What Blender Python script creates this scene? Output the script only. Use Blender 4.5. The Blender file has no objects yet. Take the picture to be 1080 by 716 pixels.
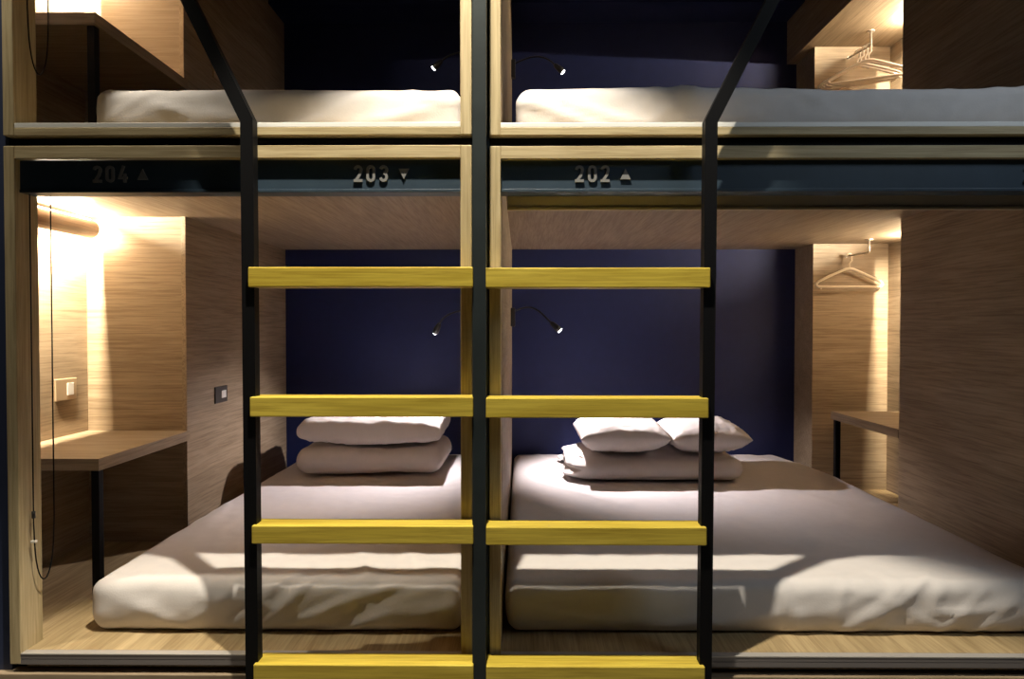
import bpy, bmesh, math, random
from mathutils import Vector, Matrix, noise
R = math.radians
random.seed(4)
SC = bpy.context.scene
COL = SC.collection
Z0 = 1.20                       # eye height above the corridor floor; heights below are given from eye level

# ------------------------------------------------------------------ materials
def new_mat(name):
    m = bpy.data.materials.new(name); m.use_nodes = True
    nt = m.node_tree; b = nt.nodes['Principled BSDF']
    return m, nt, b

def plain(name, col, rough=0.5, metal=0.0, spec=0.5, bump=0.0, bscale=60.0, var=0.0):
    m, nt, b = new_mat(name)
    b.inputs['Base Color'].default_value = (*col, 1)
    b.inputs['Roughness'].default_value = rough
    b.inputs['Metallic'].default_value = metal
    b.inputs['Specular IOR Level'].default_value = spec
    if bump or var:
        tc = nt.nodes.new('ShaderNodeTexCoord')
        n = nt.nodes.new('ShaderNodeTexNoise'); n.inputs['Scale'].default_value = bscale
        n.inputs['Detail'].default_value = 5
        nt.links.new(tc.outputs['Object'], n.inputs['Vector'])
        if bump:
            bp = nt.nodes.new('ShaderNodeBump'); bp.inputs['Strength'].default_value = bump
            bp.inputs['Distance'].default_value = 0.004
            nt.links.new(n.outputs['Fac'], bp.inputs['Height'])
            nt.links.new(bp.outputs['Normal'], b.inputs['Normal'])
        if var:
            n2 = nt.nodes.new('ShaderNodeTexNoise'); n2.inputs['Scale'].default_value = bscale * 0.15
            n2.inputs['Detail'].default_value = 4
            nt.links.new(tc.outputs['Object'], n2.inputs['Vector'])
            r = nt.nodes.new('ShaderNodeValToRGB')
            r.color_ramp.elements[0].position = .3; r.color_ramp.elements[1].position = .7
            r.color_ramp.elements[0].color = (*[c * (1 - var) for c in col], 1)
            r.color_ramp.elements[1].color = (*[min(1, c * (1 + var)) for c in col], 1)
            nt.links.new(n2.outputs['Fac'], r.inputs['Fac'])
            nt.links.new(r.outputs['Color'], b.inputs['Base Color'])
    return m

def wood(name, dark, light, axis='x', rough=0.5, scale=1.0, bump=0.06, fine=0.38):
    m, nt, b = new_mat(name)
    N = nt.nodes.new; L = nt.links.new
    tc = N('ShaderNodeTexCoord'); oi = N('ShaderNodeObjectInfo')
    mul = N('ShaderNodeVectorMath'); mul.operation = 'SCALE'; mul.inputs[0].default_value = (7.3, 3.1, 5.7)
    L(oi.outputs['Random'], mul.inputs['Scale'])
    add = N('ShaderNodeVectorMath'); add.operation = 'ADD'
    L(tc.outputs['Object'], add.inputs[0]); L(mul.outputs[0], add.inputs[1])
    def mapped(along, across):
        mp = N('ShaderNodeMapping')
        s = [across * scale] * 3; s['xyz'.index(axis)] = along * scale
        mp.inputs['Scale'].default_value = s
        L(add.outputs[0], mp.inputs['Vector']); return mp
    n1 = N('ShaderNodeTexNoise'); n1.inputs['Scale'].default_value = 1; n1.inputs['Detail'].default_value = 4
    n1.inputs['Distortion'].default_value = 1.6
    L(mapped(1.1, 9).outputs[0], n1.inputs['Vector'])
    n2 = N('ShaderNodeTexNoise'); n2.inputs['Scale'].default_value = 1; n2.inputs['Detail'].default_value = 8
    n2.inputs['Distortion'].default_value = 0.5; n2.inputs['Roughness'].default_value = .65
    L(mapped(4.5, 130).outputs[0], n2.inputs['Vector'])
    r1 = N('ShaderNodeValToRGB')
    e = r1.color_ramp.elements
    e[0].position = .3; e[1].position = .72
    e[0].color = (*dark, 1); e[1].color = (*light, 1)
    L(n1.outputs['Fac'], r1.inputs['Fac'])
    r2 = N('ShaderNodeValToRGB')
    e = r2.color_ramp.elements
    e[0].position = .34; e[1].position = .58
    k = 1 - fine
    e[0].color = (k, k * .93, k * .86, 1); e[1].color = (1, 1, 1, 1)
    L(n2.outputs['Fac'], r2.inputs['Fac'])
    mx = N('ShaderNodeMix'); mx.data_type = 'RGBA'; mx.blend_type = 'MULTIPLY'
    mx.inputs['Factor'].default_value = 1
    L(r1.outputs['Color'], mx.inputs[6]); L(r2.outputs['Color'], mx.inputs[7])
    L(mx.outputs[2], b.inputs['Base Color'])
    b.inputs['Roughness'].default_value = rough
    b.inputs['Specular IOR Level'].default_value = .4
    bp = N('ShaderNodeBump'); bp.inputs['Strength'].default_value = bump; bp.inputs['Distance'].default_value = .002
    L(n2.outputs['Fac'], bp.inputs['Height']); L(bp.outputs['Normal'], b.inputs['Normal'])
    return m

def emit(name, col, strength):
    m, nt, b = new_mat(name)
    b.inputs['Base Color'].default_value = (*col, 1)
    b.inputs['Emission Color'].default_value = (*col, 1)
    b.inputs['Emission Strength'].default_value = strength
    return m

PD, PL = (.295, .224, .148), (.40, .308, .212)
panel_x = wood('oak_panel_x', PD, PL, 'x')
panel_y = wood('oak_panel_y', PD, PL, 'y')
panel_z = wood('oak_panel_z', PD, PL, 'z')
deck_y = wood('oak_deck', (.33, .24, .125), (.55, .42, .24), 'y', fine=.35)
FD, FL = (.45, .36, .20), (.62, .51, .315)
frame_x = wood('pine_frame_x', FD, FL, 'x', fine=.3)
frame_z = wood('pine_frame_z', FD, FL, 'z', fine=.3)
rung_m = wood('yellow_pine', (.52, .385, .045), (.74, .58, .095), 'x', rough=.38, fine=.32)
black_steel = plain('black_steel', (.005, .005, .006), .5, 0, .13, .05, 140)
post_steel = plain('dark_post_steel', (.019, .026, .029), .5, .1, .35, .05, 120, .15)
navy = plain('navy_paint', (.009, .0155, .076), .6, 0, .3, .08, 160, .06)
navy_front = plain('navy_front_panel', (.030, .042, .095), .5, 0, .4, .04, 120, .06)
blue_steel = plain('blue_steel', (.030, .052, .080), .45, .1, .5, .04, 120, .08)
alu = plain('aluminium_trim', (.88, .87, .85), .45, .1, .5)
alu_dull = plain('aluminium_trim_worn', (.50, .47, .45), .42, .4, .5)
rail_metal = plain('grey_metal_track', (.26, .235, .235), .45, .3, .5)
sheet = plain('cotton_sheet', (.66, .62, .62), .85, 0, .2, .10, 220, .02)
sheet2 = plain('cotton_cover', (.66, .61, .59), .85, 0, .2, .12, 200, .02)
dark_void = plain('black_paint', (.008, .008, .008), .7, 0, .2)
sign_grey = plain('grey_plastic', (.20, .20, .205), .5)
hanger_cream = plain('cream_plastic', (.85, .74, .58), .35)
hanger_pink = plain('pale_plastic', (.93, .83, .74), .35)
steel = plain('brushed_steel', (.70, .64, .58), .3, .9)
plate_m = plain('beige_plate', (.46, .34, .22), .4, .2)
plate_dark = plain('dark_plate', (.05, .042, .038), .4)
white_plastic = plain('white_plastic', (.85, .82, .78), .4)
blind_fab = plain('taupe_blind_fabric', (.55, .50, .43), .8, 0, .2, .1, 300)
hem_m = plain('hem_bar', (.55, .48, .37), .45, .2)
lamp_black = plain('lamp_black', (.012, .012, .015), .4)
cover_m = wood('walnut_cover', (.20, .115, .065), (.31, .19, .115), 'y', rough=.4)
led_m = emit('led_strip_glow', (1, .86, .66), 12)
lens_m = emit('lamp_lens_glow', (1, .95, .95), 30)
corr_floor = plain('corridor_floor', (.15, .135, .12), .6, 0, .4, .04, 40, .1)
corr_wall = plain('corridor_wall', (.05, .05, .055), .8)
corr_ceil = plain('corridor_ceiling', (.10, .10, .11), .8)

# ------------------------------------------------------------------ object helpers
def link(o, parent=None):
    COL.objects.link(o)
    if parent: o.parent = parent
    return o

def tag(o, label=None, cat=None, group=None, kind=None):
    if label: o['label'] = label
    if cat: o['category'] = cat
    if group: o['group'] = group
    if kind: o['kind'] = kind
    return o

def thing(name, loc, label, cat, group=None):
    o = bpy.data.objects.new(name, None); o.empty_display_size = .05
    link(o); o.location = (loc[0], loc[1], loc[2] + Z0)
    return tag(o, label, cat, group)

def root_of(o):
    while o.parent: o = o.parent
    return o

def build(name, bm, mat, parent=None, smooth=False, origin=None):
    """bm is in eye-level world coordinates; the mesh is stored relative to its thing's base."""
    me = bpy.data.meshes.new(name)
    if parent: off = Vector(root_of(parent).location)
    elif origin: off = Vector((origin[0], origin[1], origin[2] + Z0))
    else: off = Vector((0, 0, 0))
    bm.transform(Matrix.Translation(Vector((0, 0, Z0)) - off))
    bmesh.ops.recalc_face_normals(bm, faces=bm.faces[:])
    bm.to_mesh(me); bm.free()
    if smooth:
        for p in me.polygons: p.use_smooth = True
    me.materials.append(mat)
    o = bpy.data.objects.new(name, me); link(o, parent)
    if not parent: o.location = off
    return o

def box(bm, x0, x1, y0, y1, z0, z1, bev=0.0, segs=2):
    vs = [bm.verts.new((x, y, z)) for x in (x0, x1) for y in (y0, y1) for z in (z0, z1)]
    idx = [(0, 1, 3, 2), (4, 6, 7, 5), (0, 4, 5, 1), (2, 3, 7, 6), (0, 2, 6, 4), (1, 5, 7, 3)]
    fs = [bm.faces.new([vs[i] for i in q]) for q in idx]
    if bev:
        es = list({e for f in fs for e in f.edges})
        bmesh.ops.bevel(bm, geom=es, offset=bev, segments=segs, profile=.5, affect='EDGES')
    return bm

def boxes(*specs, bev=0.0):
    bm = bmesh.new()
    for s in specs: box(bm, *s, bev=bev)
    return bm

def tube(bm, pts, r, n=10, cap=True, closed=False):
    pts = [Vector(p) for p in pts]; rings = []
    m = len(pts)
    rr = r if isinstance(r, (list, tuple)) else [r] * m
    up = None
    for i, p in enumerate(pts):
        a = pts[(i - 1) % m] if (closed or i > 0) else p
        c = pts[(i + 1) % m] if (closed or i < m - 1) else p
        t = (c - a).normalized()
        if up is None:
            up = Vector((0, 0, 1)) if abs(t.z) < .9 else Vector((0, 1, 0))
        u = t.cross(up)
        if u.length < 1e-4: u = t.orthogonal()
        u.normalize(); v = u.cross(t).normalized(); up = v
        rings.append([bm.verts.new(p + rr[i] * (math.cos(2 * math.pi * k / n) * u + math.sin(2 * math.pi * k / n) * v)) for k in range(n)])
    for i in range(m if closed else m - 1):
        A, B = rings[i], rings[(i + 1) % m]
        for k in range(n): bm.faces.new((A[k], A[(k + 1) % n], B[(k + 1) % n], B[k]))
    if cap and not closed:
        bm.faces.new(rings[0][::-1]); bm.faces.new(rings[-1])
    return bm

def bar(bm, pts, w, d):
    """square tube in the x-z plane: width w across the path, depth d along y (pts are centre points)."""
    pts = [Vector(p) for p in pts]; rings = []
    for i, p in enumerate(pts):
        a = pts[i - 1] if i else None; c = pts[i + 1] if i < len(pts) - 1 else None
        dirs = [x.normalized() for x in ((p - a) if a else None, (c - p) if c else None) if x]
        t = sum(dirs, Vector()).normalized()
        nrm = Vector((t.z, 0, -t.x))
        k = 1 / max(.3, t.dot(dirs[0]))
        q = nrm * (w / 2 * k); e = Vector((0, d / 2, 0))
        rings.append([bm.verts.new(p + s) for s in (-q - e, q - e, q + e, -q + e)])
    for A, B in zip(rings, rings[1:]):
        for k in range(4): bm.faces.new((A[k], A[(k + 1) % 4], B[(k + 1) % 4], B[k]))
    bm.faces.new(rings[0][::-1]); bm.faces.new(rings[-1])
    bmesh.ops.bevel(bm, geom=[e for e in bm.edges if len(e.link_faces) == 2 and e.calc_face_angle(0) > .8], offset=.003, segments=2, affect='EDGES')
    return bm

def axis_lattice(lo, hi, r, step):
    L = hi - lo; r = min(r, L / 2 * .999)
    e = [0, .18, .4, .68, 1]
    n = max(1, round((L - 2 * r) / step))
    a = [lo + r * t for t in e] + [lo + r + (L - 2 * r) * i / n for i in range(1, n)] + [hi - r * t for t in reversed(e)]
    return a

def soft_box(x0, x1, y0, y1, z0, z1, r, step, disp, rc=None):
    """rounded block as one closed grid; disp(p, n) -> offset vector."""
    X, Y, Z = (axis_lattice(a, b, r, step) for a, b in ((x0, x1), (y0, y1), (z0, z1)))
    nx, ny, nz = len(X) - 1, len(Y) - 1, len(Z) - 1
    bm = bmesh.new(); V = {}
    lo = Vector((x0, y0, z0)); hi = Vector((x1, y1, z1))
    rv = [min(r, (hi[i] - lo[i]) / 2 * .999) for i in range(3)]
    def vert(i, j, k):
        key = (i, j, k)
        if key in V: return V[key]
        p = Vector((X[i], Y[j], Z[k]))
        q = Vector([min(max(p[a], lo[a] + rv[a]), hi[a] - rv[a]) for a in range(3)])
        d = p - q
        d = Vector([d[a] / rv[a] for a in range(3)])
        if d.length > 0: d.normalize()
        p2 = q + Vector([d[a] * rv[a] for a in range(3)])
        if d.length == 0: d = Vector((0, 0, 1))
        V[key] = bm.verts.new(p2 + disp(p2, d)); return V[key]
    def quad(a, b, c, d): bm.faces.new((vert(*a), vert(*b), vert(*c), vert(*d)))
    for i in range(nx):
        for j in range(ny):
            quad((i, j, 0), (i, j + 1, 0), (i + 1, j + 1, 0), (i + 1, j, 0))
            quad((i, j, nz), (i + 1, j, nz), (i + 1, j + 1, nz), (i, j + 1, nz))
    for i in range(nx):
        for k in range(nz):
            quad((i, 0, k), (i + 1, 0, k), (i + 1, 0, k + 1), (i, 0, k + 1))
            quad((i, ny, k), (i, ny, k + 1), (i + 1, ny, k + 1), (i + 1, ny, k))
    for j in range(ny):
        for k in range(nz):
            quad((0, j, k), (0, j, k + 1), (0, j + 1, k + 1), (0, j + 1, k))
            quad((nx, j, k), (nx, j + 1, k), (nx, j + 1, k + 1), (nx, j, k + 1))
    return bm

def N3(x, y, z): return noise.noise(Vector((x, y, z)))
def ridge(v): return 1 - abs(v) * 2.2
def sstep(a, b, x):
    t = min(1, max(0, (x - a) / (b - a))); return t * t * (3 - 2 * t)

def structure(name, bm, mat): return tag(build(name, bm, mat), kind='structure')

# ------------------------------------------------------------------ setting
BK, NX0, SX0, PX0, PX1, SX1, NX1 = 3.75, -1.687, -1.297, -.153, -.052, 1.495, 1.88
FR = 1.727           # face of the wooden fronts
TOP = 1.75           # top of the capsule block
structure('floor', boxes((-3.4, 3.4, -1.4, 3.95, -1.26, -1.20)), corr_floor)
structure('ceiling', boxes((-3.4, 3.4, -1.4, 3.95, 2.30, 2.36)), corr_ceil)
structure('wall_back', boxes((-3.4, 3.4, BK, 3.83, -1.2, 2.30)), navy)
structure('wall_behind_corridor', boxes((-3.4, 3.4, -1.4, -1.34, -1.2, 2.30)), corr_wall)
structure('wall_left_corridor', boxes((-3.4, -3.34, -1.34, BK, -1.2, 2.30)), corr_wall)
structure('wall_right_corridor', boxes((3.34, 3.4, -1.34, BK, -1.2, 2.30)), corr_wall)
structure('wall_front_left', boxes((-3.34, -1.318, 1.742, 1.80, -.89, TOP), bev=.002), navy_front)
structure('wall_front_right', boxes((1.53, 3.34, 1.742, 1.80, -.89, TOP), bev=.002), navy_front)
structure('baseboard_front', boxes((-3.34, 3.34, 1.722, 1.78, -1.20, -.886), bev=.003), panel_x)
structure('trim_1', boxes((-1.316, 1.52, 1.765, 1.80, -.886, -.865)), dark_void)
structure('trim_2', boxes((PX1, SX1 + .2, 3.517, BK, 1.66, TOP), (SX0, PX0, 3.517, BK, 1.66, TOP)), navy)      # dropped soffit along the rear wall
structure('ceiling_capsules', boxes((NX0 - .02, NX1 + .02, 1.81, BK, TOP, TOP + .03)), navy)
# left bay panels
structure('wall_left', boxes((NX0 - .02, NX0, 1.80, 2.66, -.88, TOP)), panel_y)
structure('wall_left_rear', boxes((NX0, SX0 - .018, 2.64, 2.66, -.88, TOP)), panel_x)
structure('wall_left_side', boxes((SX0 - .018, SX0, 2.632, BK, -.88, TOP), bev=.0015), panel_y)
structure('ceiling_left', boxes((NX0, SX0, 1.81, 2.64, 1.43, 1.45)), panel_y)
structure('trim_3', boxes((SX0, SX0 + .05, 1.81, 2.64, 1.43, TOP)), panel_y)
# partition between the bays
structure('wall_partition', boxes((PX0, PX1, 1.812, BK, -.88, TOP)), panel_y)
# right bay panels
structure('wall_right', boxes((SX1, SX1 + .02, 1.80, 2.71, -.88, TOP), bev=.0015), panel_y)
structure('wall_right_front', boxes((SX1 + .02, NX1, 2.69, 2.71, -.88, TOP)), panel_x)
structure('wall_right_rear', boxes((SX1, NX1, 3.518, BK, -.88, TOP), bev=.002), panel_x)
structure('wall_right_side', boxes((NX1, NX1 + .02, 2.69, BK, -.88, TOP)), panel_y)
structure('ceiling_right', boxes((SX1, NX1, 2.71, 3.518, 1.43, 1.45)), panel_y)
structure('trim_4', boxes((SX1 - .052, SX1, 2.71, BK, 1.43, TOP)), panel_y)

# ------------------------------------------------------------------ bunk platforms (floor of one bunk, ceiling of the one below)
def platform(label, rects, z0, z1, thick_skin=.012):
    t = thing('bunk_platform', ((rects[0][0] + rects[0][1]) / 2, 2.7, z0), label, 'bunk platform', 'bunk platforms')
    build('deck_board', boxes(*[(a, b, c, d, z1 - .02, z1) for a, b, c, d in rects]), deck_y, t)
    build('soffit_panel', boxes(*[(a, b, c, d, z0, z1 - .02) for a, b, c, d in rects]), panel_y, t)
    return t
LR = [(-1.284, -.1545, FR + .022, 1.811), (SX0, PX0, 1.811, BK), (NX0, SX0, 1.812, 2.64)]
RR = [(-.052, 1.486, FR + .022, 1.811), (PX1, SX1, 1.811, BK), (SX1, NX1, 2.71, 3.518)]
platform('pale wooden floor board under the narrow lower left mattress', LR, -.88, -.836)
platform('pale wooden floor board under the wide lower right mattress', RR, -.88, -.836)
LR2 = [(SX0, PX0, 1.812, BK), (NX0, SX0, 1.812, 2.64)]
RR2 = [(PX1, SX1, 1.812, BK), (SX1, NX1, 2.71, 3.518)]
platform('wooden deck over the lower left bunk, lit warm near the tube lamp', LR2, .428, .509)
platform('wooden deck over the lower right bunk, above the single hanger', RR2, .428, .509)

# ------------------------------------------------------------------ wooden fronts
def bunk_frame(label, xl, xr, z0, z1, upper):
    t = thing('bunk_surround', ((xl + xr) / 2, FR, z0), label, 'bunk front', 'wooden bunk fronts')
    w = .0285
    build('upright', boxes((xl, xl + w, FR, 1.81, z0, z1), bev=.002), frame_z, t)
    build('upright', boxes((xr - w, xr, FR, 1.81, z0, z1), bev=.002), frame_z, t)
    if upper:
        build('bottom_rail', boxes((xl + w, xr - w, FR, 1.81, z0, z0 + .020), bev=.0015), frame_x, t)
        build('edge_strip', boxes((xl + w, xr - w, FR + .001, FR + .014, z0 + .020, z0 + .032), bev=.001), alu, t)['label'] = 'pale metal edge strip'
        build('top_rail', boxes((xl + w, xr - w, FR, 1.81, z1 - w, z1), bev=.0015), frame_x, t)
    else:
        build('bottom_rail', boxes((xl + w, xr - w, FR, FR + .021, z0, z0 + .0125), (xl + w, xr - w, FR + .002, FR + .021, z0 + .0125, z0 + .0145),
                                   (xl + w, xr - w, FR, FR + .021, z0 + .0145, z0 + .0245)), rail_metal, t)['label'] = 'grooved grey metal bottom track'
        build('edge_strip', boxes((xl + w, xr - w, FR - .001, FR + .021, z0 + .0245, z0 + .0285), bev=.0008), alu_dull, t)['label'] = 'thin metal edge strip'
        build('top_rail', boxes((xl + w, xr - w, FR, FR + .05, z1 - .032, z1), bev=.0015), frame_x, t)
    return t
bunk_frame('pale pine front frame around the narrow lower left bunk', -1.313, -.1255, -.864, .460, False)
bunk_frame('pale pine front frame around the wide lower right bunk', -.081, 1.515, -.864, .457, False)
bunk_frame('pale pine front frame around the narrow upper left bunk', -1.313, -.1255, .486, TOP, True)
bunk_frame('pale pine front frame around the wide upper right bunk', -.081, 1.515, .484, TOP, True)

# blue steel structure: one column and the beams in the fronts
t = thing('steel_column', (-.103, 1.76, -.886), 'slim blue steel column behind the middle ladder post', 'steel column')
build('shaft', boxes((-.124, -.0825, 1.74, 1.80, -.886, TOP), bev=.002), blue_steel, t)
def beam(label, x0, x1):
    t = thing('steel_beam', ((x0 + x1) / 2, 1.77, .345), label, 'steel beam', 'blue beams over the lower bunks')
    build('web', boxes((x0, x1, 1.744, 1.752, .352, .4275), bev=.001), blue_steel, t)
    build('flange', boxes((x0, x1, 1.741, 1.80, .345, .3525), bev=.001), blue_steel, t)
beam('dark blue beam bearing the raised numbers 204 and 203', -1.2835, -.155)
beam('dark blue beam bearing the raised number 202', -.0515, 1.4855)
for x0, x1, lab in ((-1.316, -.126, 'black steel bar in the gap between the two left bunk fronts'), (-.081, 1.515, 'black steel bar in the gap between the two right bunk fronts')):
    tag(build('steel_crossbar', boxes((x0, x1, 1.750, 1.79, .461, .483)), black_steel, origin=((x0 + x1) / 2, 1.77, .461)), lab, 'steel bar', 'black bars between bunk levels')

# raised numbers
def ribbon(bm, pts, w, y0, y1, closed=False):
    """flat stroke of width w along a path in the x-z plane, from y0 (front) to y1."""
    P = [Vector((a, b)) for a, b in pts]; m = len(P); rows = []
    for i, p in enumerate(P):
        a = P[(i - 1) % m] if (closed or i) else None
        c = P[(i + 1) % m] if (closed or i < m - 1) else None
        ds = [d.normalized() for d in ((p - a) if a is not None else None, (c - p) if c is not None else None) if d is not None]
        t = sum(ds, Vector((0, 0))).normalized(); k = min(1.6, 1 / max(.3, t.dot(ds[0])))
        n = Vector((-t.y, t.x)) * w / 2 * k
        rows.append([bm.verts.new((q.x, y, q.y)) for q, y in ((p - n, y0), (p + n, y0), (p + n, y1), (p - n, y1))])
    for i in range(m if closed else m - 1):
        A, B = rows[i], rows[(i + 1) % m]
        for k in range(4): bm.faces.new((A[k], A[(k + 1) % 4], B[(k + 1) % 4], B[k]))
    if not closed:
        bm.faces.new(rows[0]); bm.faces.new(rows[-1][::-1])

def arc(cx, cz, rx, rz, a0, a1, n=9):
    return [(cx + rx * math.cos(R(a0 + (a1 - a0) * i / n)), cz + rz * math.sin(R(a0 + (a1 - a0) * i / n))) for i in range(n + 1)]

def digit_mesh(ch, x, z, h, w):
    bm = bmesh.new(); s = .0068; q = s / 2; y0, y1 = 1.7395, 1.7445
    l, r, b, t = x + q, x + w - q, z + q, z + h - q; cx = x + w / 2; rx = (r - l) / 2
    if ch == '0':
        ribbon(bm, arc(cx, t - rx, rx, rx, 0, 180) + arc(cx, b + rx, rx, rx, 180, 360), s, y0, y1, True)
    elif ch == '2':
        ribbon(bm, arc(cx, t - rx, rx, rx, 175, -25) + [(r - .004, z + h * .42), (l + .002, b)], s, y0, y1)
        ribbon(bm, [(x, b), (x + w, b)], s, y0 - .0003, y1)
    elif ch == '3':
        m = z + h * .53; ra = (t - m) / 2; rb = (m - b) / 2
        ribbon(bm, arc(cx, t - ra, rx, ra, 165, -90), s, y0, y1)
        ribbon(bm, arc(cx, b + rb, rx, rb, 90, -165), s, y0 - .0003, y1)
    elif ch == '4':
        ribbon(bm, [(x + w * .62, z + h), (l, z + h * .27), (x + w * 1.02, z + h * .27)], s * .92, y0, y1)
        ribbon(bm, [(x + w * .74, z + h * .52), (x + w * .74, z)], s, y0 - .0003, y1)
    else:
        ribbon(bm, [(cx + .003, z), (cx + .003, z + h)], s, y0, y1)
        ribbon(bm, [(cx + .003, z + h - q), (x + .002, z + h * .74)], s * .9, y0 - .0003, y1)
    return bm
def number_sign(num, x, z, up, label, mat=None):
    t = thing('number_sign', (x, 1.74, z), label, 'number sign', 'raised bunk numbers')
    h, w, pitch = .0425, .0225, .0325
    for i, ch in enumerate(num):
        build('digit', digit_mesh(ch, x + i * pitch, z, h, w), sign_grey, t)
    bm = bmesh.new(); ax = x + .1145; aw, ah = .0265, .0265
    zb = z + .007
    P = [(ax, zb), (ax + aw, zb), (ax + aw / 2, zb + ah)] if up else [(ax, zb + ah), (ax + aw, zb + ah), (ax + aw / 2, zb)]
    f = bm.faces.new([bm.verts.new((a, 1.7395, b)) for a, b in P])
    r = bmesh.ops.extrude_face_region(bm, geom=[f])
    for v in [g for g in r['geom'] if isinstance(g, bmesh.types.BMVert)]: v.co.y += .005
    build('arrow', bm, sign_grey, t)
number_sign('204', -1.094, .3705, True, 'grey raised number 204 with an arrow pointing up')
number_sign('203', -.427, .3705, False, 'grey raised number 203 with an arrow pointing down')
number_sign('202', .136, .3690, True, 'grey raised number 202 with an arrow pointing up')
number_sign('201', 1.270, .3650, False, 'grey raised number at the far right end of the right beam')

# roller blinds behind the beams
def blind(label, x0, x1, zb):
    t = thing('roller_blind', ((x0 + x1) / 2, 1.84, zb), label, 'blind', 'roller blinds behind the beams')
    build('fabric', boxes((x0, x1, 1.838, 1.840, zb + .008, .405)), blind_fab, t)
    bm = bmesh.new(); tube(bm, [(x0, 1.839, .405), (x1, 1.839, .405)], .0205, 14)
    build('roll', bm, blind_fab, t, True)
    build('hem_bar', boxes((x0, x1, 1.833, 1.845, zb, zb + .009), bev=.002), hem_m, t)
blind('taupe roller blind drawn slightly below the right beam', -.038, 1.478, .314)
blind('roller blind rolled up behind the left beam, only its pale hem showing', -1.265, -.190, .3555)

# blind chains
def chain(label, zt, zb, conn):
    t = thing('blind_cord', (-1.268, 1.79, zb), label, 'cord', 'blind cords on the left uprights')
    y0, y1 = 1.759, 1.834
    pts = [(-1.270, y0, zt), (-1.270, y0, zb + .16)]
    for i in range(1, 16):
        a = math.pi * i / 16
        pts.append((-1.269, (y0 + y1) / 2 - math.cos(a) * (y1 - y0) / 2 , zb + .16 - .16 * math.sin(a) ** .8))
    pts += [(-1.268, y1, zb + .16), (-1.268, y1, zt)]
    bm = bmesh.new(); tube(bm, pts, .0017, 8)
    build('loop', bm, black_steel, t, True)
    if conn:
        bm = bmesh.new(); tube(bm, [(-1.270, y0, zb + .172), (-1.270, y0, zb + .190)], [.0045, .0045], 10)
        build('connector', bm, lamp_black, t, True)
        bm = bmesh.new(); box(bm, -1.277, -1.263, y0 - .004, y0 + .004, zb + .108, zb + .114, .001)
        build('clip', bm, white_plastic, t)['label'] = 'small pale cord clip'
chain('thin black blind cord looping down the lower left upright', .40, -.668, True)
chain('thin black blind cord ending high on the upper left upright', 1.70, .665, False)

# ------------------------------------------------------------------ ladder
t = thing('double_ladder', (-.10, 1.68, -1.2), 'black steel double ladder with eight yellow wooden rungs before the bunks', 'ladder')
LY = 1.681
bm = bmesh.new(); bar(bm, [(-.1045, LY, -1.2), (-.1010, LY, TOP)], .033, .03)
build('post', bm, post_steel, t)['label'] = 'dark grey steel centre post'
bm = bmesh.new(); bar(bm, [(-.6645, LY, -1.2), (-.670, LY, .505), (-1.262, LY, 1.715)], .031, .03)
build('side_rail', bm, black_steel, t)
bm = bmesh.new(); bar(bm, [(.4505, LY, -1.2), (.4605, LY, .500), (1.075, LY, 1.715)], .030, .03)
build('side_rail', bm, black_steel, t)
for i, (za, zb) in enumerate(((.144, .0965), (-.172, -.2195), (-.487, -.5305), (-.829, -.8745))):
    xs = i * .0022 - .004
    for a, b in ((-.660 + xs, -.1175), (-.0865, .4515 - xs * 1.3)):
        dz = 0 if a < -.3 else -.002
        build('rung', boxes((a, b, 1.654, 1.718, zb + dz + .002, za + dz + .003), bev=.0025), rung_m, t)

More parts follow.
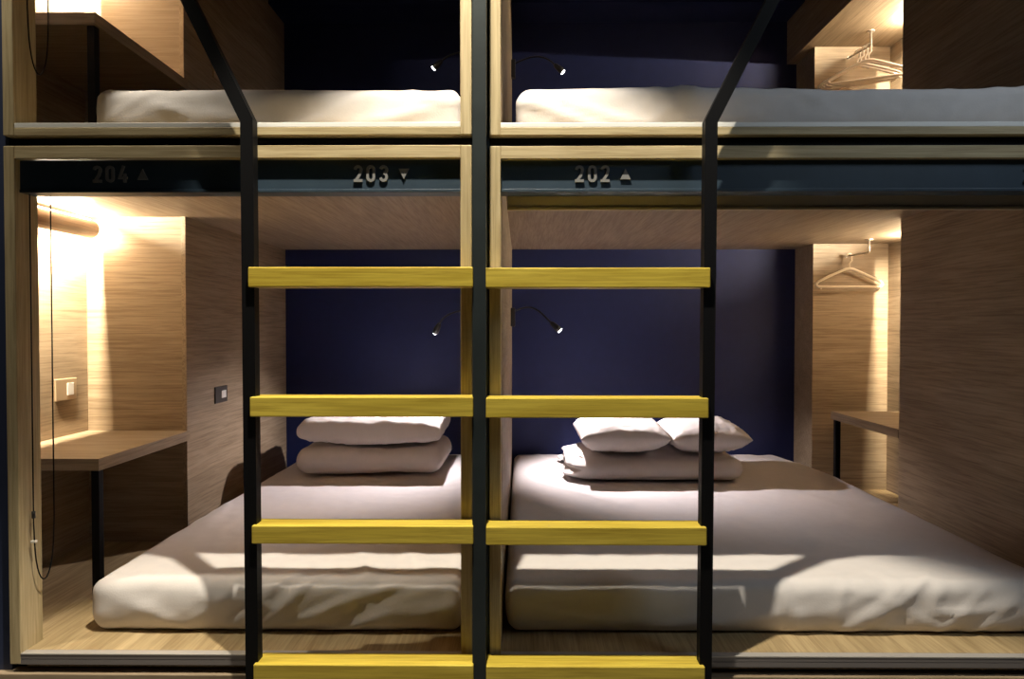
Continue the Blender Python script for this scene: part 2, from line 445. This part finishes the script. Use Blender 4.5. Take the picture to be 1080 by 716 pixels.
# ------------------------------------------------------------------ mattresses
def mattress(label, x0, x1, y0, y1, z0, z1, seed, folds, step=.0125, top=1.0, sag=0.0, rad=.030, pull=0.0):
    cx = (x0 + x1) / 2
    def disp(p, n):
        w = 0.0
        X, Y, Z = p.x, p.y, p.z
        top_k = max(0, n.z); front_k = max(0, -n.y)
        # gentle pull lines lengthwise over the top
        a = N3((X * 5.5 + Y * 2.1) + seed, (Y * 1.1 - X * .5) + seed * 2, 3.1)
        w += top_k * top * (.0035 * a + .0025 * ridge(N3(X * 9 + Y * 4 + seed, Y * 2.2 - X, 7.7)) * sstep(.1, .5, N3(X * 2, Y * 2, seed) + .25))
        # loose front face: slanting folds
        b = N3((X * 6 - Z * 14) + seed, (Z * 5 + X * 2), seed + 1.3)
        w += front_k * (.005 * b + .002 * N3(X * 17 - Z * 32, Z * 9, seed + 4))
        # crisp creases: narrow ridges of a stretched noise, slanting either way
        near = math.exp(-(Y - y0) / .10)
        c1 = N3(X * 5.0 - (Z - Y * .5) * 9 + seed, (Z - Y * .5) * 5 + X * 3.2, seed + 8.1)
        c2 = N3(X * 4.2 + (Z - Y * .5) * 8 + seed, (Z - Y * .5) * 5 - X * 2.6, seed + 2.7)
        w += near * (.0060 * math.exp(-(c1 * 9) ** 2) * sstep(-.1, .35, N3(X * 3, seed, 1.1)) + .0050 * math.exp(-(c2 * 10) ** 2) * sstep(-.1, .3, N3(X * 3, seed, 5.5)))
        c3 = N3(X * 3.4 + Y * 1.6 + seed, Y * .9 - X * 1.4, seed + 5.2)
        w += top_k * .0060 * math.exp(-(c3 * 12) ** 2) * sstep(0, .4, N3(X * 1.7, Y * 1.7, seed + 3))
        w += .0015 * N3(X * 22, Y * 22, Z * 22 + seed)
        o = n * w
        # explicit folds: (x, z, angle, length, width, height)
        for fx, fz, ang, ln, wd, ht in folds:
            dx, dz = X - fx, (Z - fz) + (Y - y0) * .55
            if Y - y0 > .35: continue
            u = dx * math.cos(ang) + dz * math.sin(ang); v = -dx * math.sin(ang) + dz * math.cos(ang)
            if abs(u) < ln and abs(v) < wd * 3:
                e = (1 - (u / ln) ** 2)
                o += n * (ht * .6 * e * math.exp(-(v / (wd * 1.25)) ** 2))
        # bulge of the sides, softer lower edge
        k = (Z - z0) / (z1 - z0)
        o += Vector((n.x, n.y, 0)) * (.008 * math.sin(math.pi * min(1, max(0, k))))
        if k < .35:
            o += Vector((-n.x, -n.y, 0)) * .005 * (1 - k / .35)
        o.z += sag * math.sin((X - x0) * 5) * top_k
        if pull and X > x1 - .5 and Y > 3.15: o.x -= pull * ((Y - 3.15) / .58) ** 2 * (X - x1 + .5) / .5
        if n.z < -.2: o.z = max(o.z, 0)
        return o
    bm = soft_box(x0, x1, y0, y1, z0, z1, rad, step, disp)
    o = build('mattress', bm, sheet, None, True, origin=(cx, (y0 + y1) / 2, z0))
    return tag(o, label, 'mattress', 'white sheeted mattresses')
mattress('narrow white sheeted mattress on the lower left bunk', -1.180, -.163, 1.848, 3.735, -.836, -.692, 1.7,
         [(-1.04, -.765, -.35, .14, .016, .008), (-.98, -.79, -.5, .12, .014, .006), (-.72, -.75, .75, .20, .009, .010), (-.64, -.75, .75, .20, .009, .010),
          (-.55, -.78, .35, .13, .009, .010), (-.30, -.79, .3, .14, .010, .008), (-.86, -.77, .6, .12, .008, .007), (-.80, -.72, 1.0, .12, .007, .006)])
mattress('wide white sheeted mattress on the lower right bunk', -.036, 1.470, 1.848, 3.735, -.836, -.692, 9.2,
         [(.98, -.77, .62, .26, .009, .015), (.93, -.78, .62, .20, .008, .012), (1.18, -.78, .75, .14, .008, .010), (1.28, -.78, .75, .14, .008, .010), (1.36, -.78, .8, .12, .008, .010),
          (.60, -.79, .12, .25, .012, .008), (.20, -.78, -.15, .25, .012, .008), (.10, -.76, -.3, .20, .010, .008), (.85, -.76, .35, .2, .010, .007)], pull=.10)
mattress('narrow white sheeted mattress on the upper left bunk', -1.165, -.170, 1.868, 3.735, .510, .655, 4.4,
         [(-.80, .57, -.15, .30, .012, .009), (-.95, .59, -.4, .10, .008, .007), (-.40, .56, .2, .22, .010, .008), (-.65, .55, .1, .2, .01, .006)], sag=.002)
mattress('wide white sheeted mattress on the upper right bunk', -.006, 1.482, 1.868, 3.735, .510, .656, 6.1,
         [(.12, .575, -.35, .18, .010, .010), (.28, .56, -.30, .22, .010, .010), (.45, .56, .1, .2, .012, .008), (1.02, .56, .9, .10, .008, .010), (1.14, .56, .9, .10, .008, .010), (1.24, .55, .9, .10, .008, .009), (.90, .56, .6, .12, .01, .008)], sag=.004)

# ------------------------------------------------------------------ bedding
def quilt(label, x0, x1, y0, y1, z0, z1, seed, ruffle):
    def disp(p, n):
        X, Y, Z = p
        w = .010 * N3(X * 4 + seed, Y * 4, Z * 5) + .0045 * N3(X * 14 + seed, Y * 12, Z * 14 + seed)
        o = n * w
        # puckers running down from the upper front edge
        if n.y < -.2: o += n * (.004 * N3(X * 38, Z * 7, seed) * sstep(z0 + .05, z1, Z))
        # layered, ruffled short side
        if ruffle and n.x < -.15:
            k = sstep(.15, .8, -n.x)
            o += Vector((-1, 0, 0)) * k * (.022 * math.sin((Z - z0) * 135 + 3 * N3(Y * 5, Z * 8, seed)) + .02 * N3(Y * 9, Z * 22, seed) + ruffle * (1 - (Z - z0) / (z1 - z0)))
        if n.z < -.3: o.z = max(o.z, 0)
        return o
    bm = soft_box(x0, x1, y0, y1, z0, z1, .062, .014, disp)
    o = build('folded_quilt', bm, sheet2, None, True, origin=((x0 + x1) / 2, (y0 + y1) / 2, z0))
    return tag(o, label, 'quilt', 'folded quilts')
quilt('white quilt folded into a block on the lower left mattress', -1.045, -.365, 3.10, 3.60, -.679, -.556, 2.2, 0.0)
quilt('white folded quilt with ruffled left end on the lower right mattress', .245, .990, 3.01, 3.56, -.684, -.586, 5.5, .05)

def pillow(label, cx, cy, z0, w, d, h, seed, rot=0.0, tip=.10, tilt=0.0, box_k=.55):
    n = 44; bm = bmesh.new(); G = {}
    M = Matrix.Translation((cx, cy, z0)) @ Matrix.Rotation(rot, 4, 'Z') @ Matrix.Rotation(tilt, 4, 'Y')
    for s in (1, -1):
        for i in range(n + 1):
            for j in range(n + 1):
                u, v = i / n * 2 - 1, j / n * 2 - 1
                u = math.sin(u * math.pi / 2); v = math.sin(v * math.pi / 2)
                edge = i in (0, n) or j in (0, n)
                if s == -1 and edge: G[(s, i, j)] = G[(1, i, j)]; continue
                prof = ((1 - abs(u) ** 2.6) * (1 - abs(v) ** 2.6)) ** box_k
                pull = 1 - tip * (u * u + v * v - 2 * u * u * v * v) * .5
                x = u * w / 2 * (1 - tip * .6 * (1 - v * v) * 0 - tip * .35 * (1 - abs(v) ** 2) * abs(u) ** 3)
                y = v * d / 2 * (1 - tip * .35 * (1 - abs(u) ** 2) * abs(v) ** 3)
                e = max(abs(u), abs(v))
                puck = .010 * N3(u * 11 + seed, v * 11, s * 2) * sstep(.45, .9, e) + .006 * max(0, 1 - abs(N3(u * 3 + v * 2 + seed, v * 3 - u, s)) * 6) + .012 * N3(u * 2.2 + seed, v * 2.2, s)
                z = h / 2 + s * (prof * h / 2) * (1 if s > 0 else 1.0) + puck * prof * s
                z = max(z, 0.0)
                G[(s, i, j)] = bm.verts.new(M @ Vector((x, y, z)))
    for s in (1, -1):
        for i in range(n):
            for j in range(n):
                q = [G[(s, i, j)], G[(s, i + 1, j)], G[(s, i + 1, j + 1)], G[(s, i, j + 1)]]
                if len(set(q)) == 4: bm.faces.new(q if s > 0 else q[::-1])
    o = build('pillow', bm, sheet2, None, True, origin=(cx, cy, z0))
    return tag(o, label, 'pillow', 'white pillows')
pillow('white pillow on the folded quilt in the narrow lower left bunk', -.698, 3.33, -.545, .655, .47, .140, 3.3, 0, .03, 0, .20)
pillow('left one of two white pillows on the quilt in the lower right bunk', .462, 3.24, -.575, .398, .48, .165, 7.1, R(0), .14, 0, .42)
pillow('right one of two white pillows on the quilt in the lower right bunk', .846, 3.24, -.575, .352, .46, .155, 8.8, R(0), .16, 0, .45)

# ------------------------------------------------------------------ desks
def desk(label, x0, x1, y0, y1, zt, zf, leg):
    t = thing('desk', ((x0 + x1) / 2, (y0 + y1) / 2, zf), label, 'desk', 'small built in desks')
    build('desktop', boxes((x0, x1, y0, y1, zt - .037, zt), bev=.0015), panel_x, t)
    build('edge_band', boxes((x1, x1 + .0012, y0, y1, zt - .037, zt)) if x0 < 0 else boxes((x0 - .0012, x0, y0, y1, zt - .037, zt)), panel_y, t)
    build('leg', boxes((leg[0], leg[0] + .024, leg[1], leg[1] + .024, zf, zt - .037), bev=.0015), black_steel, t)
desk('brown wooden desk with one black leg in the lower left niche', NX0 + .001, -1.290, 2.065, 2.639, -.400, -.836, (-1.318, 2.072))
desk('brown wooden desk with one black leg in the upper left niche', NX0 + .001, -1.287, 2.065, 2.639, .951, .509, (-1.316, 2.072))
desk('small brown wooden desk with thin black leg in the lower right niche', 1.494, NX1 - .001, 2.711, 3.30, -.403, -.836, (1.500, 3.262))

# ------------------------------------------------------------------ niche tube lamps
def tube_lamp(label, x, side, y0, y1, z):
    """side -1: wall on the left, +1: wall on the right. A half-round wooden cover hides an LED strip from the bed."""
    t = thing('tube_lamp', (x, (y0 + y1) / 2, z), label, 'lamp', 'niche tube lamps')
    bm = bmesh.new(); n = 18; ro, ri = .033, .030
    A = []
    for k in range(n + 1):
        a = R(-95 + 190 * k / n)
        A.append((-side * math.cos(a), math.sin(a)))
    vo = [[bm.verts.new((x + c * ro, y, z + s * ro)) for c, s in A] for y in (y0, y1)]
    vi = [[bm.verts.new((x + c * ri, y, z + s * ri)) for c, s in A] for y in (y0, y1)]
    for k in range(n):
        bm.faces.new((vo[0][k], vo[1][k], vo[1][k + 1], vo[0][k + 1]))
        bm.faces.new((vi[0][k], vi[0][k + 1], vi[1][k + 1], vi[1][k]))
        for e in (0, 1): bm.faces.new((vo[e][k], vo[e][k + 1], vi[e][k + 1], vi[e][k]))
    for k in (0, n): bm.faces.new((vo[0][k], vi[0][k], vi[1][k], vo[1][k]))
    build('cover', bm, cover_m, t, True)
    bm = bmesh.new(); n = 16
    for y in (y0 + .002, y1 - .006):
        bm = bmesh.new()
        va, vb = ([bm.verts.new((x + c * ri, yy, z + q * ri)) for c, q in A] for yy in (y, y + .004))
        bm.faces.new(va[::-1]); bm.faces.new(vb)
        for k in range(len(A)): bm.faces.new((va[k - 1], va[k], vb[k], vb[k - 1]))
        build('end_cap', bm, cover_m, t)
    build('led_strip', boxes((x - .008, x + .008, y0 + .02, y1 - .02, z - .004, z + .004), bev=.001), led_m, t)
    build('led_strip', boxes((x - .007, x + .007, y0 + .01, y1 - .01, z + .033, z + .038), bev=.001), led_m, t)
    wall = NX0 - .003 if side < 0 else NX1 + .003
    for y in (y0 + .06, y1 - .075):
        build('bracket', boxes((min(x, wall), max(x, wall), y, y + .015, z - .003, z + .003)), steel, t)
LAMPS = [(-1.622, -1, 1.96, 2.565, .369), (-1.622, -1, 1.96, 2.565, 1.372), (1.810, 1, 2.76, 3.20, .372), (1.810, 1, 2.76, 3.20, 1.372)]
LL = ['brown tube lamp glowing against the lower left niche wall', 'tube lamp above the upper left niche desk', 'tube lamp hidden beside the lower right niche wall', 'tube lamp hidden beside the upper right niche wall']
for a, l in zip(LAMPS, LL): tube_lamp(l, *a)

# ------------------------------------------------------------------ wall plates
def plate(label, axis_x, y, z, w, h, dark, ins, out):
    t = thing('wall_socket', (axis_x, y, z), label, 'wall socket', 'wall plates')
    build('plate', boxes((axis_x, axis_x + .007, y - w / 2, y + w / 2, z - h / 2, z + h / 2), bev=.002), dark, t)
    build('insert', boxes((axis_x + .007, axis_x + .0095, y - ins[0] / 2 + out, y + ins[0] / 2 + out, z - ins[1] / 2, z + ins[1] / 2), bev=.001), white_plastic, t)['label'] = 'white insert'
plate('beige wall socket with white insert above the lower left desk', NX0, 2.505, -.228, .115, .080, plate_m, (.035, .045), .02)
plate('small dark switch plate with white rocker on lower left side panel', SX0, 2.925, -.287, .115, .070, plate_dark, (.042, .032), .018)
plate('dim wall plate behind the handrail on the upper left side panel', SX0, 2.93, 1.085, .115, .070, plate_m, (.042, .032), .018)

# ------------------------------------------------------------------ hangers
def bez(p0, p1, p2, n=10):
    p0, p1, p2 = map(Vector, (p0, p1, p2))
    return [p0 * (1 - t) ** 2 + p1 * 2 * t * (1 - t) + p2 * t * t for t in (i / n for i in range(n + 1))]

def hook_rod(label, x, y0, y1, zc, drop, x1):
    t = thing('hanging_rod', (x, y0, zc), label, 'hanging rod', 'hanging rods in the right niches')
    bm = bmesh.new(); tube(bm, [(x, y0, zc), (x, y0, zc - .005)], .017, 16)
    build('flange', bm, steel, t, False)
    bm = bmesh.new()
    pts = [(x, y0, zc - .003), (x, y0, zc - drop + .014)] + bez((x, y0, zc - drop + .012), (x, y0, zc - drop), (x, y0 + .012, zc - drop), 5) + [(x1, y1, zc - drop)]
    tube(bm, pts, .0045, 10)
    build('rod', bm, steel, t, True)
    bm = bmesh.new(); tube(bm, [(x1, y1 - .003, zc - drop), (x1, y1 + .004, zc - drop)], .008, 12)
    build('end_knob', bm, steel, t, False)
hook_rod('short steel hanging rod in the lower right niche', 1.686, 3.330, 3.490, .428, .064, 1.655)
hook_rod('short steel hanging rod in the upper right niche', 1.686, 3.330, 3.492, 1.430, .066, 1.655)

def hanger(label, x, y, zrod, rot, w, mat, sway=0.0):
    t = thing('clothes_hanger', (x, y, zrod), label, 'hanger', 'clothes hangers in the right niches')
    M = Matrix.Translation((x, y, zrod)) @ Matrix.Rotation(rot, 4, 'Z') @ Matrix.Rotation(sway, 4, 'Y')
    hw = w / 2
    zn, zs, zb = -.066, -.135, -.158
    pts = [(0, 0, zn)] + bez((.02, 0, zn - .003), (hw * .5, 0, zn - .03), (hw * .90, 0, zs + .005), 8) + bez((hw * .93, 0, zs), (hw * 1.04, 0, zs - .012), (hw * .90, 0, zb), 6) \
        + [(hw * .4, 0, zb), (-hw * .4, 0, zb)] + bez((-hw * .90, 0, zb), (-hw * 1.04, 0, zs - .012), (-hw * .93, 0, zs), 6) + bez((-hw * .90, 0, zs + .005), (-hw * .5, 0, zn - .03), (-.02, 0, zn - .003), 8)
    bm = bmesh.new(); tube(bm, pts, .0068, 9, closed=True)
    for sx in (-1, 1):                                        # small strap lugs under the lower bar
        tube(bm, [(sx * hw * .82, 0, zb), (sx * hw * .84, 0, zb - .012)], .0045, 8)
    bm.transform(M); build('body', bm, mat, t, True)
    bm = bmesh.new()
    hp = [(0, 0, zn - .004), (0, 0, zn + .02)] + bez((0, 0, zn + .024), (.004, 0, zn + .034), (.012, 0, zn + .040), 4)
    hp += [(.012 * math.cos(a) + .0, 0, -.0025 + .0125 * math.sin(a)) for a in [R(q) for q in range(-40, 200, 20)]]
    tube(bm, hp, .0042, 8)
    bm.transform(M); build('hook', bm, mat, t, True)
hanger('single cream clothes hanger hanging in the lower right niche', 1.658, 3.470, .364, R(1), .345, hanger_cream, 0)
hanger('pale clothes hanger nearest the niche back in the upper right bunch', 1.667, 3.424, 1.364, R(-27), .36, hanger_pink)
hanger('pale clothes hanger second from the back in the upper right bunch', 1.672, 3.398, 1.364, R(-28), .36, hanger_pink, R(1))
hanger('pale clothes hanger third from the back in the upper right bunch', 1.6775, 3.372, 1.364, R(-28.5), .36, hanger_pink, R(-1))
hanger('pale clothes hanger foremost in the upper right bunch', 1.683, 3.346, 1.364, R(-29), .36, hanger_pink, R(1.5))

# ------------------------------------------------------------------ gooseneck reading lamps on the partition
def reading_lamp(label, side, y, z, tip, bright):
    x = PX0 if side < 0 else PX1
    t = thing('reading_lamp', (x, y, z), label, 'reading lamp', 'black gooseneck reading lamps')
    a, b = sorted((x, x + side * .022))
    build('wall_mount', boxes((a, b, y - .02, y + .02, z - .045, z + .045), bev=.004), lamp_black, t)
    T = Vector(tip); S = Vector((x + side * .02, y, z + .03))
    ctrl1 = S + Vector((side * .09, 0, .045)); ctrl2 = T + (Vector((-side * .06, -.005, .055)) if bright else Vector((-side * .028, -.035, .060)))
    pts = []
    for i in range(19):
        q = i / 18
        pts.append(S * (1 - q) ** 3 + ctrl1 * 3 * q * (1 - q) ** 2 + ctrl2 * 3 * q * q * (1 - q) + T * q ** 3)
    bm = bmesh.new(); tube(bm, pts, .0042, 8)
    build('gooseneck', bm, lamp_black, t, True)
    d = (pts[-1] - pts[-2]).normalized()
    e = T + d * .052
    bm = bmesh.new(); tube(bm, [T - d * .006, T, T + d * .012, T + d * .03, e], [.006, .010, .0125, .0150, .0155], 16)
    hd = build('lamp_head', bm, lamp_black, t, True)
    bm = bmesh.new(); tube(bm, [e + d * .0005, e + d * .004], [.0128, .0105], 16)
    build('lens', bm, lens_m, hd, True)['label'] = 'glowing white lens'
    return e + d * .012, d
RL = [reading_lamp('black gooseneck lamp in the lower left bunk, head hanging down', -1, 3.30, .030, (-.398, 3.30, .016), 0),
      reading_lamp('black gooseneck lamp in the lower right bunk, white lens showing', 1, 3.30, .050, (.146, 3.29, .022), 1),
      reading_lamp('black gooseneck lamp in the upper left bunk, tip lit white', -1, 3.50, 1.34, (-.405, 3.47, 1.345), 1),
      reading_lamp('black gooseneck lamp in the upper right bunk, tip lit white', 1, 3.50, 1.315, (.170, 3.47, 1.325), 1)]

# ------------------------------------------------------------------ lights
def light(name, kind, loc, power, col, **kw):
    l = bpy.data.lights.new(name, kind); l.energy = power; l.color = col
    for k, v in kw.items():
        if k not in ('target',): setattr(l, k, v)
    o = bpy.data.objects.new(name, l); COL.objects.link(o)
    o.location = (loc[0], loc[1], loc[2] + Z0)
    if 'target' in kw:
        tv = Vector(kw['target']) - Vector(loc)
        o.rotation_euler = tv.to_track_quat('-Z', 'Y').to_euler()
    return o
WARM = (1, .85, .61); NEU = (1, .91, .72)
light('corridor_downlight', 'SPOT', (-.16, 1.15, 2.22), 500, NEU, spot_size=R(57), spot_blend=.26, shadow_soft_size=.024, target=(-.05, 1.16, -1))
light('corridor_downlight_left', 'SPOT', (-1.62, 1.46, 2.22), 175, NEU, spot_size=R(66), spot_blend=.5, shadow_soft_size=.03, target=(-1.62, 1.47, -1))
light('corridor_glow', 'AREA', (2.1, .3, 1.80), 3, (.80, .92, 1), shape='RECTANGLE', size=1.0, size_y=.6, spread=R(75), target=(1.25, 1.80, .5))
def strip_light(name, x, y, z, length, power, dx, dz, wid):
    o = light(name, 'AREA', (x, y, z), power, WARM, shape='RECTANGLE', size=wid, size_y=length)
    zax = -Vector((dx, 0, dz)).normalized(); yax = Vector((0, 1, 0)); xax = yax.cross(zax)
    o.rotation_euler = Matrix((xax, yax, zax)).transposed().to_euler()
for i, (x, s, y0, y1, z) in enumerate(LAMPS):
    k = (1, 1.1, 1.1, 1.2)[i]
    ym, ln = (y0 + y1) / 2, (y1 - y0)
    # LED strip: one run facing down along the wall, one facing up
    strip_light('niche_led_down', x + s * .003, ym, z - .006, ln - .015, 46 * k, s * .08, -1, .003)
    strip_light('niche_led_up', x, ym, z + .0405, ln - .015, 40 * k, -s * .5, 1, .010)
    light('niche_led_end', 'POINT', (x + s * .004, y1 + .026, z - .012), (3.5 if s < 0 else 1.3) * k, WARM, shadow_soft_size=.008)
for (e, d), pw, tg in zip(RL, (46, 74, .8, .8), ((-.72, 3.20, -.60), (.50, 3.24, -.65), None, None)):
    tgt = Vector(tg) if tg else e + d
    light('reading_lamp_beam', 'SPOT', e, pw, (1, .90, .90), spot_size=R(116 if e.x < 0 else 104), spot_blend=.8, shadow_soft_size=.010, target=tgt)

w = bpy.data.worlds.new('World'); SC.world = w; w.use_nodes = True
w.node_tree.nodes['Background'].inputs['Color'].default_value = (.6, .7, 1, 1)
w.node_tree.nodes['Background'].inputs['Strength'].default_value = .008

# ------------------------------------------------------------------ camera
cam = bpy.data.cameras.new('Camera'); co = bpy.data.objects.new('Camera', cam); COL.objects.link(co)
cam.sensor_width = 36; cam.lens = 24.0; cam.shift_x = -4.3 / 1080; cam.clip_start = .05
co.location = (0, 0, Z0); co.rotation_euler = (R(89.0), 0, R(.45))
SC.camera = co
vs = SC.view_settings
vs.view_transform = 'Standard'; vs.look = 'None'; vs.exposure = 0.0; vs.gamma = 1; vs.use_curve_mapping = False
SC.cycles.max_bounces = 10; SC.cycles.diffuse_bounces = 6
SC.cycles.use_denoising = True
SC.cycles.sample_clamp_indirect = 6
